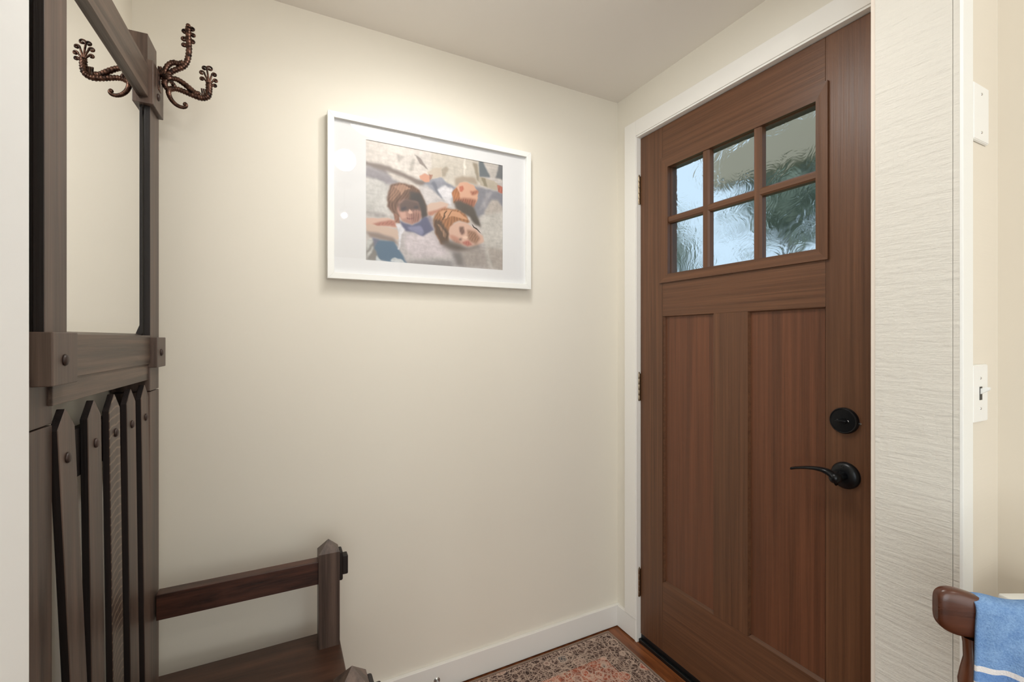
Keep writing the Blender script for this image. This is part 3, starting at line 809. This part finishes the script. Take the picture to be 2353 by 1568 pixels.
# ---- scroll hooks
def spiral(cx, cz, r0, turns, a0, sgn, y, n=14, shrink=0.25):
    out = []
    for i in range(n+1):
        t = i/n; r = r0*(1-(1-shrink)*t); a = a0+sgn*turns*2*math.pi*t
        out.append((cx+r*math.cos(a), y, cz+r*math.sin(a)))
    return out
def hook(yc):
    root = None
    def leafy(b, pts, r0, r1, flat=1.0, frill=0.12, n=7):
        P_ = smooth_pts(pts, n); m_ = len(P_)
        rr = [(r0*(1-i/(m_-1))+r1*i/(m_-1))*(1+frill*math.sin(i*2.1)) for i in range(m_)]
        tube(b, P_, [q*1.28 for q in rr], 10, flat)
    y = yc
    # bracket: plate and body
    b = BM()
    box(b, 0.009, 0.0125, y-0.012, y+0.012, 1.872, 1.930, 0.0015)
    leafy(b, [(0.010, y, 1.9185), (0.018, y, 1.9165), (0.026, y, 1.912), (0.029, y, 1.904)], 0.0075, 0.009)
    leafy(b, [(0.028, y, 1.912), (0.022, y, 1.900), (0.021, y, 1.890), (0.027, y, 1.8825), (0.036, y, 1.8835), (0.0405, y, 1.891), (0.037, y, 1.898), (0.033, y, 1.896)], 0.0055, 0.0035)
    bmesh.ops.create_uvsphere(b, u_segments=14, v_segments=10, radius=0.0038, matrix=Matrix.Translation((0.013, y, 1.931)))
    bmesh.ops.create_uvsphere(b, u_segments=14, v_segments=10, radius=0.0034, matrix=Matrix.Translation((0.0145, y, 1.906)))
    root = tp('coat_hook', b, M_BRONZE, tree, smooth=True)
    # upper arm
    b = BM()
    leafy(b, [(0.020, y, 1.922), (0.027, y, 1.940), (0.038, y, 1.951), (0.050, y, 1.951), (0.060, y, 1.956)], 0.0045, 0.0055)
    leafy(b, [(0.026, y, 1.914), (0.034, y, 1.926), (0.046, y, 1.936), (0.058, y, 1.945), (0.066, y, 1.958), (0.0700, y, 1.975), (0.0715, y, 1.995), (0.0705, y, 2.014), (0.0700, y, 2.034), (0.070, y, 2.048)], 0.0050, 0.0052, frill=0.16)
    for s_, (cx, cz, r, a0, sg) in enumerate(((0.0612, 2.036, 0.0052, -0.6, 1), (0.0600, 2.016, 0.0056, -0.4, 1), (0.0605, 2.001, 0.0042, 0.2, 1), (0.0785, 2.046, 0.0048, 3.4, -1), (0.0805, 2.031, 0.0040, 3.2, -1), (0.0790, 2.014, 0.0048, 3.3, -1), (0.069, 2.054, 0.0036, 4.7, 1))):
        sp = spiral(cx, cz, r*1.25, 0.85, a0, sg, y)
        st = [(0.0705, y, cz-0.013), ((0.0705+sp[0][0])/2, y, cz-0.004)]
        tube(b, smooth_pts(st+sp, 3), 0.0027, 8)
        bmesh.ops.create_uvsphere(b, u_segments=10, v_segments=8, radius=0.0038, matrix=Matrix.Translation(sp[-1]))
    tp('hook_arm', b, M_BRONZE, root, smooth=True)
    # middle arm with fan
    b = BM()
    leafy(b, [(0.030, y, 1.909), (0.044, y, 1.911), (0.056, y, 1.906), (0.070, y, 1.896), (0.082, y, 1.886), (0.092, y, 1.8815)], 0.0045, 0.0060)
    leafy(b, [(0.030, y, 1.880), (0.040, y, 1.8855), (0.052, y, 1.8855), (0.066, y, 1.882), (0.080, y, 1.878), (0.095, y, 1.875), (0.106, y, 1.8775), (0.113, y, 1.886), (0.1145, y, 1.900), (0.1145, y, 1.916)], 0.0045, 0.0060, frill=0.14)
    bmesh.ops.create_uvsphere(b, u_segments=12, v_segments=8, radius=0.0052, matrix=Matrix.Translation((0.0915, y, 1.886)) @ Matrix.Diagonal((1, .9, 1, 1)))
    for k, (cx, cz, r, a0, sg) in enumerate(((0.1040, 1.9530, 0.0050, -0.3, 1), (0.0985, 1.9400, 0.0050, -0.2, 1), (0.0990, 1.9245, 0.0042, 0.2, 1), (0.1165, 1.9545, 0.0055, 3.0, -1), (0.1265, 1.9410, 0.0045, 3.3, -1), (0.1290, 1.9260, 0.0042, 3.3, -1), (0.1275, 1.9130, 0.0038, 3.3, -1))):
        sp = spiral(cx, cz, r*1.3, 0.85, a0, sg, y)
        st = [(0.1145, y, 1.908), (0.1145*0.55+sp[0][0]*0.45, y, 1.908*0.4+sp[0][2]*0.6)]
        tube(b, smooth_pts(st+sp, 4), 0.0023, 8)
        bmesh.ops.create_uvsphere(b, u_segments=10, v_segments=8, radius=0.0033, matrix=Matrix.Translation(sp[-1]))
    # leaf ribs at the bend
    for k in range(5):
        xx_ = 0.100+k*0.0045
        tube(b, smooth_pts([(xx_-0.004, y+0.003, 1.877), (xx_-0.001, y+0.004, 1.888), (xx_-0.002, y+0.002, 1.901)], 4), [0.0022]*9, 6)
    tp('hook_arm', b, M_BRONZE, root, smooth=True)
    # lower curl
    b = BM()
    leafy(b, [(0.040, y, 1.886), (0.032, y, 1.883), (0.0285, y, 1.875), (0.031, y, 1.864), (0.0365, y, 1.854), (0.045, y, 1.846), (0.054, y, 1.8425), (0.0625, y, 1.8435), (0.0660, y, 1.8485), (0.0640, y, 1.8535), (0.0605, y, 1.8520)], 0.0052, 0.0024, frill=0.04)
    bmesh.ops.create_uvsphere(b, u_segments=12, v_segments=8, radius=0.0035, matrix=Matrix.Translation((0.0615, y, 1.8510)))
    tp('hook_curl', b, M_BRONZE, root, smooth=True)
hook(-0.005)
hook(-0.522)

# ------------------------------------------------------------ rug
RX1, RY1 = 1.2495, 1.5430
RX0, RY0 = 0.30, 0.93
rug = None
def rug_mat():
    M = Mat('faded_persian_rug', (0.3, 0.2, 0.2), 0.95, spec=0.1)
    g = M.n.new('ShaderNodeTexCoord')
    sx = M.n.new('ShaderNodeSeparateXYZ'); M.l.new(g.outputs['Object'], sx.inputs[0]); M.tc = g
    Wd, Ln = RX1-RX0, RY1-RY0
    # distance to nearest rug edge, object origin at the rug centre
    ax = M.math('SUBTRACT', Wd/2, M.math('ABSOLUTE', sx.outputs[0]))
    ay = M.math('SUBTRACT', Ln/2, M.math('ABSOLUTE', sx.outputs[1]))
    d = M.math('MINIMUM', ax, ay)
    d = M.math('ADD', d, M.math('MULTIPLY_ADD', M.noise(M.coord((60, 60, 1)), 1, 2), 0.004, -0.002))
    def band(a, c):
        return M.math('MULTIPLY', M.math('GREATER_THAN', d, a), M.math('LESS_THAN', d, c))
    def vor(scale, feat='F1', rnd=1.0):
        v = M.n.new('ShaderNodeTexVoronoi'); v.feature = feat; v.inputs['Scale'].default_value = scale
        v.inputs['Randomness'].default_value = rnd
        mp = M.coord((1, 1, 0.001)); 
        nz = M.n.new('ShaderNodeTexNoise'); nz.inputs['Scale'].default_value = 40; nz.inputs['Detail'].default_value = 2
        M.l.new(mp, nz.inputs['Vector'])
        ad = M.n.new('ShaderNodeVectorMath'); ad.operation = 'MULTIPLY_ADD'
        M.l.new(nz.outputs['Color'], ad.inputs[0]); ad.inputs[1].default_value = (0.02, 0.02, 0); M.l.new(mp, ad.inputs[2])
        M.l.new(ad.outputs[0], v.inputs['Vector'])
        return v
    fine = M.noise(M.coord((1, 1, 1)), 420, 3, 0.7)
    mid = M.noise(M.coord((1, 1, 1)), 90, 4, 0.65, 1.5)
    dark, pale, coral, slate = lin((70, 54, 50)), lin((220, 194, 176)), lin((184, 96, 72)), lin((102, 100, 100))
    field = M.ramp(M.noise(M.coord((1, 1, 1)), 16, 3, 0.6, 0.8), [(0.30, lin((128, 82, 70))), (0.50, lin((172, 98, 76))), (0.68, lin((190, 126, 104)))])
    bord = M.ramp(M.noise(M.coord((1, 1, 1)), 30, 3), [(0.35, lin((70, 55, 52))), (0.65, lin((106, 84, 76)))])
    # coral and slate blossoms
    v1 = vor(17, 'F1', 0.75)
    petal = M.math('LESS_THAN', v1.outputs['Distance'], 0.40)
    sep = M.n.new('ShaderNodeSeparateColor'); M.l.new(v1.outputs['Color'], sep.inputs[0])
    pc = M.ramp(sep.outputs[0], [(0.35, coral), (0.6, lin((186, 120, 96))), (0.85, slate)])
    base = M.mix(M.math('GREATER_THAN', d, 0.118), bord, field)
    base = M.mix(M.math('MULTIPLY', M.math('MULTIPLY', petal, M.math('GREATER_THAN', sep.outputs[1], 0.35)), 0.85), base, pc)
    ring = M.math('LESS_THAN', M.math('ABSOLUTE', M.math('SUBTRACT', v1.outputs['Distance'], 0.40)), 0.035)
    ring2 = M.math('LESS_THAN', M.math('ABSOLUTE', M.math('SUBTRACT', v1.outputs['Distance'], 0.20)), 0.03)
    v2 = vor(62, 'DISTANCE_TO_EDGE', 1.0)
    vine = M.math('LESS_THAN', v2.outputs['Distance'], 0.07)
    v3 = vor(38, 'DISTANCE_TO_EDGE', 1.0)
    vine3 = M.math('LESS_THAN', v3.outputs['Distance'], 0.05)
    lines = M.math('MAXIMUM', M.math('MAXIMUM', M.math('MULTIPLY', ring, 0.9), M.math('MULTIPLY', ring2, 0.7)), M.math('MAXIMUM', M.math('MULTIPLY', vine, 0.6), M.math('MULTIPLY', vine3, 0.8)))
    lines = M.math('MULTIPLY', lines, M.math('MULTIPLY_ADD', fine, 1.3, 0.1))
    for a, w in ((0.012, 0.002), (0.030, 0.0016), (0.078, 0.0016), (0.086, 0.0014), (0.104, 0.0014), (0.113, 0.0022)):
        lines = M.math('MAXIMUM', lines, M.math('MULTIPLY', band(a, a+w), 0.75))
    c = M.mix(M.math('MINIMUM', lines, 1.0), base, pale)
    c = M.mix(M.math('MULTIPLY', M.math('GREATER_THAN', mid, 0.60), 0.55), c, lin((66, 52, 50)))
    c = M.mix(M.math('LESS_THAN', d, 0.0085), c, lin((128, 108, 96)))
    sp = M.math('MULTIPLY', M.math('GREATER_THAN', fine, 0.62), 0.5)
    c = M.mix(sp, c, lin((196, 172, 158)))
    c = M.mix(M.math('MULTIPLY', M.math('LESS_THAN', fine, 0.36), 0.5), c, lin((52, 40, 40)))
    M.color(c)
    M.bump(fine, 0.5, 0.003)
    return M.m
rc = ((RX0+RX1)/2, (RY0+RY1)/2)
b = BM(); hx, hy = (RX1-RX0)/2, (RY1-RY0)/2
box(b, -hx+0.003, hx-0.003, -hy+0.003, hy-0.003, 0.0, 0.0075, 0.001)
rug = obj('rug', b, rug_mat()); rug.location = (*rc, 0.0005)
tag(rug, 'faded coral and brown oriental rug lying on oak floor before the door', 'rug')
b = BM()
for pts in ([(-hx, -hy), (hx, -hy)], [(hx, -hy), (hx, hy)], [(hx, hy), (-hx, hy)], [(-hx, hy), (-hx, -hy)]):
    tube(b, [(pts[0][0], pts[0][1], 0.0042), (pts[1][0], pts[1][1], 0.0042)], 0.0040, 8)
mk = Mat('rug_binding_yarn', lin((140, 120, 106)), 0.95); mk.bump(mk.noise(mk.coord(), 500, 2), 0.6, 0.002)
obj('binding', b, mk.m, rug, smooth='auto')

# ------------------------------------------------------------ switch plates on the partition
def plate(name, xc, z0, z1, label, group=None):
    r = empty(name, (xc, PY0, z0)); tag(r, label, 'switch plate' if 'switch' in name else 'wall plate', group)
    hw = 0.0362
    b = BM()
    vs = box(b, -hw, hw, -0.0055, 0.0, 0, z1-z0)
    for v_ in b.verts:
        if v_.co.y < -0.003: v_.co.x *= 0.93; v_.co.z = (v_.co.z-(z1-z0)/2)*0.96+(z1-z0)/2
    bmesh.ops.bevel(b, geom=[e for e in b.edges], offset=0.0012, segments=2, affect='EDGES')
    obj('cover', b, M_PLATE, r, smooth='auto')
    h_ = z1-z0
    zs = ((0.17*h_, 0.83*h_) if name == 'blank_wall_plate' else (0.24*h_, 0.76*h_))
    for z in zs:
        b = BM(); lathe(b, [(0, 0), (0.0026, 0), (0.0022, 0.0010), (0, 0.0011)], 14, Matrix.Translation((0, -0.0054, z)) @ Matrix.Rotation(math.radians(90), 4, 'X'))
        obj('screw', b, M_STEEL, r, smooth='auto')
    return r, h_
plate('blank_wall_plate', 1.2305, 1.6405, 1.7545, 'blank white wall plate with two screws, mounted high beside the white trim')
r, h_ = plate('light_switch_plate', 1.2258, 1.090, 1.2045, 'white toggle light switch plate at waist height beside the white trim')
b = BM(); box(b, -0.0055, 0.0055, -0.0062, -0.0050, h_/2-0.013, h_/2+0.013); obj('slot', b, M_BLACK, r)
b = BM(); prism(b, [(-0.004, h_/2-0.003), (-0.018, h_/2+0.007), (-0.0195, h_/2+0.012), (-0.016, h_/2+0.0135), (-0.004, h_/2+0.009)], 'x', -0.0042, 0.0042, 0.0007)
obj('toggle', b, M_PLATE, r)

# ------------------------------------------------------------ chair, towel and small white table at the right
A = Vector((0.8627, 0.2999, 0)); ang = math.atan2(-0.0293, 0.0343)
chair = empty('dining_chair', (A.x, A.y, 0), ang)
tag(chair, 'glossy brown turned wooden chair with a towel over its top rail', 'chair')
# local: x along crest rail to the right, -y toward the camera, z up. crest spans x -0.012..0.40
L = 0.41
b = BM()
def outline(x):
    # bottom and top height along the rail
    t = max(0.0, min(1.0, (x+0.016)/(L+0.016)))
    if t < 0.16: zt = 0.8985-0.0165*(t/0.16)**1.6
    elif t > 0.84: zt = 0.8985-0.0165*((1-t)/0.16)**1.6
    else: zt = 0.882+0.004*math.sin(math.pi*(t-0.16)/0.68)
    zb = 0.8300+0.0015*math.sin(math.pi*t)
    return zb, zt
N = 70; rings = []
for i in range(N+1):
    t = 0.5-0.5*math.cos(math.pi*i/N); x = -0.016+(L+0.016)*t
    zb, zt = outline(x)
    ends = min(t, 1-t)*L
    e = min(1, ends/0.026)
    sh = 0.020*(1-math.sqrt(max(0, 1-(1-e)**2)))
    zb += sh; zt -= sh*0.8
    hw = 0.0130*(0.45+0.55*math.sqrt(max(0, 1-(1-e)**2)))
    yc = -0.012*math.sin(math.pi*t)
    ring = []
    for k in range(32):
        a = 2*math.pi*k/32
        cy = math.copysign(abs(math.cos(a))**0.6, math.cos(a)); cz = math.copysign(abs(math.sin(a))**0.5, math.sin(a))
        ring.append(b.verts.new((x, yc+hw*cy, (zb+zt)/2+(zt-zb)/2*cz)))
    rings.append(ring)
for r0, r1 in zip(rings[:-1], rings[1:]):
    for k in range(32): b.faces.new((r0[k], r0[(k+1) % 32], r1[(k+1) % 32], r1[k]))
b.faces.new(rings[0][::-1]); b.faces.new(rings[-1])
obj('crest_rail', b, M_CHAIR, chair, smooth=True)
SZ = 0.44
prof = [(0.0105, 0.0), (0.0125, 0.03), (0.010, 0.06), (0.0155, 0.10), (0.011, 0.15), (0.013, 0.22), (0.0165, 0.26), (0.011, 0.275), (0.0155, 0.283), (0.0155, 0.291), (0.0105, 0.299), (0.0145, 0.308), (0.0185, 0.320), (0.0185, 0.328), (0.0150, 0.343), (0.0105, 0.360), (0.0098, 0.378), (0.0105, 0.388)]
for x in (0.026, L-0.04):
    b = BM(); lathe(b, prof, 24); 
    for v_ in b.verts:
        k = 1-v_.co.z/0.388; v_.co.y -= 0.05*k; v_.co.z += SZ; v_.co.x += x; v_.co.y += -0.012*math.sin(math.pi*x/L)
    obj('back_post', b, M_CHAIR_Z, chair, smooth=True)
for i in range(4):
    x = L*(0.27+0.155*i)
    b = BM(); lathe(b, [(0.006, 0), (0.0075, 0.1), (0.010, 0.2), (0.0075, 0.3), (0.0058, 0.388)], 16)
    for v_ in b.verts:
        k = 1-v_.co.z/0.388; v_.co.y -= 0.05*k; v_.co.z += SZ; v_.co.x += x; v_.co.y += -0.012*math.sin(math.pi*x/L)
    obj('spindle', b, M_CHAIR_Z, chair, smooth=True)
b = BM(); prism(b, [(0.0, -0.02), (0.02, -0.43), (0.06, -0.46), (L-0.06, -0.46), (L-0.02, -0.43), (L, -0.02), (L-0.04, 0.0), (0.04, 0.0)], 'z', SZ-0.035, SZ+0.002, 0.008)
for v_ in b.verts: v_.co.y -= 0.02
obj('seat', b, M_CHAIR, chair, smooth='auto')
for sx_, sy_ in ((0.05, -0.07), (L-0.05, -0.07), (0.06, -0.42), (L-0.06, -0.42)):
    b = BM(); lathe(b, [(0.012, 0), (0.014, 0.08), (0.018, 0.15), (0.014, 0.2), (0.019, 0.28), (0.014, 0.34), (0.014, SZ-0.03)], 20)
    for v_ in b.verts:
        k = 1-v_.co.z/SZ; v_.co.x += sx_+(-0.03 if sx_ < L/2 else 0.03)*k; v_.co.y += sy_+(0.03 if sy_ > -.2 else -0.03)*k
    obj('leg', b, M_CHAIR_Z, chair, smooth=True)
b = BM(); 
for y in (-0.07, -0.42): tube(b, [(0.045, y, 0.16), (L/2, y, 0.16), (L-0.045, y, 0.16)], [0.008, 0.012, 0.008], 12)
tube(b, [(L/2, -0.07, 0.16), (L/2, -0.42, 0.16)], 0.008, 10)
obj('stretcher', b, M_CHAIR_Z, chair, smooth=True)

# towel: one cloth folded over the rail, hanging on both sides
def towel():
    M = Mat('blue_terry_cloth', lin((104, 144, 200)), 0.95, spec=0.1)
    uv = M.n.new('ShaderNodeAttribute'); uv.attribute_name = 'hang'
    hsep = M.n.new('ShaderNodeSeparateColor'); M.l.new(uv.outputs['Color'], hsep.inputs[0])
    hgt = hsep.outputs[0]
    def st(a, w):
        return M.math('LESS_THAN', M.math('ABSOLUTE', M.math('SUBTRACT', hgt, a)), w)
    s_ = M.math('MAXIMUM', st(0.074, 0.0036), M.math('MAXIMUM', st(0.094, 0.0036), st(0.114, 0.0036)))
    fine = M.noise(M.coord(), 420, 3, 0.7); mid = M.noise(M.coord(), 70, 3)
    base = M.ramp(M.math('MULTIPLY_ADD', fine, 0.6, M.math('MULTIPLY', mid, 0.4)), [(0.3, lin((96, 132, 184))), (0.7, lin((146, 180, 220)))])
    base = M.mix(M.math('LESS_THAN', M.math('ABSOLUTE', M.math('SUBTRACT', hgt, 0.094)), 0.020), base, M.mix(0.35, base, lin((70, 112, 182))))
    M.color(M.mix(s_, base, lin((232, 226, 224))))
    M.bump(fine, 0.7, 0.004)
    X0, X1 = 0.022, 0.180
    nx, nh = 44, 30
    prof = []       # (y offset, z, hang)
    for i in range(nh+1):      # camera side, bottom to top
        t = i/nh; prof.append((-0.0170, 0.640+t*(0.872-0.640), 0.232*(1-t)))
    for i in range(1, 9):
        a = math.pi*i/9; prof.append((-0.0170*math.cos(a), 0.8755+0.0115*math.sin(a), 0.0))
    for i in range(nh+1):
        t = i/nh; prof.append((0.0170, 0.872-t*(0.872-0.68), 0.192*t))
    bb = BM(); hang = []
    grid = []
    for j, (dy, z, h_) in enumerate(prof):
        row = []
        for i in range(nx+1):
            u = i/nx; x = X0+(X1-X0)*u
            yc = -0.012*math.sin(math.pi*x/L)
            k = min(1, h_/0.09)
            if dy < 0: f = k*(0.0085*math.sin(u*15+0.6-h_*8)+0.005*math.sin(u*31+h_*22)) - 0.012*k
            else: f = k*(0.006*math.sin(u*11+2))+0.008*k
            spread = (u-0.5)*0.03*k + 0.004*math.sin(h_*30)*k
            xo = (0.030*k*(1-u)) if dy > 0 else 0.0
            skew = 0.012*h_/0.2
            zz = z + (0.0018*math.sin(u*16) if h_ < 0.01 else 0)
            row.append(bb.verts.new((x+spread+skew+xo, yc+dy+f, zz))); hang.append(h_)
        grid.append(row)
    for r0, r1 in zip(grid[:-1], grid[1:]):
        for i in range(nx): bb.faces.new((r0[i], r0[i+1], r1[i+1], r1[i]))
    me_ = bpy.data.meshes.new('towel'); bmesh.ops.recalc_face_normals(bb, faces=bb.faces[:]); bb.to_mesh(me_); bb.free()
    ca_ = me_.color_attributes.new('hang', 'FLOAT_COLOR', 'POINT')
    ca_.data.foreach_set('color', np.array([[h, 0, 0, 1] for h in hang]).ravel())
    o = obj('towel', me_, M.m, None, smooth=True)
    o.location = (A.x, A.y, 0); o.rotation_euler = (0, 0, ang)
    sm = o.modifiers.new('thickness', 'SOLIDIFY'); sm.thickness = 0.0035; sm.offset = 0.0
    tag(o, 'blue terry towel with white stripes draped over the chair rail', 'towel')
towel()

# narrow white square topped stand in the corner behind the chair
tb = empty('plant_stand', (1.2345, 0.2645, 0), math.radians(-27.1)); tag(tb, 'narrow white square-topped stand in the corner behind the towel', 'stand')
b = BM(); box(b, -0.0625, 0.0625, -0.0625, 0.0625, 0.755, 0.775, 0.003); obj('tabletop', b, M_BRIGHT, tb)
for sx_ in (-1, 1):
    for sy_ in (-1, 1):
        b = BM(); box(b, sx_*0.05-0.009, sx_*0.05+0.009, sy_*0.05-0.009, sy_*0.05+0.009, 0, 0.755, 0.001); obj('leg', b, M_BRIGHT, tb)
b = BM(); box(b, -0.052, 0.052, -0.052, 0.052, 0.20, 0.215, 0.001); obj('shelf', b, M_BRIGHT, tb)

# door stop on the baseboard
ds = empty('door_stop', (0.499, 1.56, 0.043)); tag(ds, 'small door stop with black rubber tip sticking out from the white baseboard', 'door stop')
Ry = Matrix.Rotation(math.radians(90), 4, 'X')
b = BM(); lathe(b, [(0, 0), (0.011, 0), (0.011, 0.002), (0.005, 0.005), (0.0045, 0.055), (0.007, 0.056), (0.007, 0.060), (0, 0.060)], 24, Ry); obj('rod', b, M_STEEL, ds, smooth='auto')
b = BM(); lathe(b, [(0, 0.058), (0.0075, 0.058), (0.0085, 0.062), (0.0085, 0.072), (0.006, 0.075), (0, 0.075)], 24, Ry); obj('rubber_tip', b, M_RUBBER, ds, smooth='auto')
ds.rotation_euler = (math.radians(-14), 0, math.radians(-6))

# ceiling fixtures (above the frame)
fx = empty('ceiling_lamp', (0.50, 1.03, H)); tag(fx, 'small recessed ceiling light above the entry', 'lamp')
b = BM(); lathe(b, [(0.034, 0), (0.05, 0), (0.05, -0.003), (0.036, -0.006), (0.034, 0)], 32); obj('trim_ring', b, M_BRIGHT, fx, smooth='auto')
fx = empty('pendant_lamp', (0.45, -0.60, HH)); tag(fx, 'pendant lamp hanging from the hall ceiling behind the viewer', 'lamp')
b = BM(); lathe(b, [(0, 0), (0.06, 0), (0.05, -0.02), (0.006, -0.024), (0.006, -0.17), (0.02, -0.175), (0.02, -0.185), (0, -0.185)], 32); obj('canopy', b, M_NICKEL, fx, smooth='auto')

# ------------------------------------------------------------ outside: porch and garden seen blurred through the door glass
b = BM(); box(b, XO, 14, -4, 12, -0.3, -0.12); struct('ground', b, paint('garden_lawn', (96, 108, 70), 0.9, 0.3))
mk = Mat('foliage', lin((86, 96, 74)), 0.8)
mk.color(mk.ramp(mk.noise(mk.coord(), 3, 4), [(0.3, lin((92, 104, 94))), (0.7, lin((170, 178, 158)))]))
M_LEAF = mk.m
M_BARK = wood('bark', (50, 38, 30), (104, 86, 70), 'z', 1, 0.9)
def tree_out(name, loc, h_, crown, nleaf, label, seed):
    t = empty(name, loc); tag(t, label, 'tree')
    b = BM(); tube(b, smooth_pts([(0, 0, 0), (0.05, 0.03, h_*0.4), (-0.04, 0, h_*0.7), (0, 0, h_)], 5), [0.09-0.004*i for i in range(16)], 10); obj('trunk', b, M_BARK, t, smooth=True)
    r = random.Random(seed)
    b = BM()
    for _ in range(nleaf):
        c = Vector((r.gauss(0, .5), r.gauss(0, .5), r.gauss(0, .5)))
        p = Vector((c.x*crown[0], c.y*crown[1], h_+c.z*crown[2]))
        M_ = Matrix.Translation(p) @ Matrix.Rotation(r.uniform(0, 6.3), 4, Vector((r.uniform(-1, 1), r.uniform(-1, 1), r.uniform(-1, 1))).normalized())
        s_ = r.uniform(0.05, 0.11)
        b.faces.new([b.verts.new(M_ @ Vector(q)) for q in ((-s_, 0, 0), (0, -s_*.5, 0.01), (s_, 0, 0), (0, s_*.5, 0.01))])
    o = obj('foliage', b, M_LEAF, t); o['kind'] = 'stuff'
tree_out('garden_tree', (4.1, 2.5, -0.12), 2.75, (0.55, 0.42, 0.5), 900, 'grey green tree outside, blurred through the right door panes', 2)
tree_out('garden_tree', (5.2, 5.2, -0.12), 2.6, (0.5, 0.5, 0.6), 900, 'tree outside farther off, blurred behind the left door panes', 4)
# porch beam and post
b = BM(); box(b, 2.6, 2.72, -0.7, -0.58, -0.12, 2.27); box(b, 2.6, 2.72, -2, 2.16, 2.27, 2.52)
o = obj('porch_beam', b, paint('porch_paint', (150, 140, 120), 0.7, 0.1)); tag(o, 'taupe porch post and beam outside, blurred through the middle door panes', 'porch')
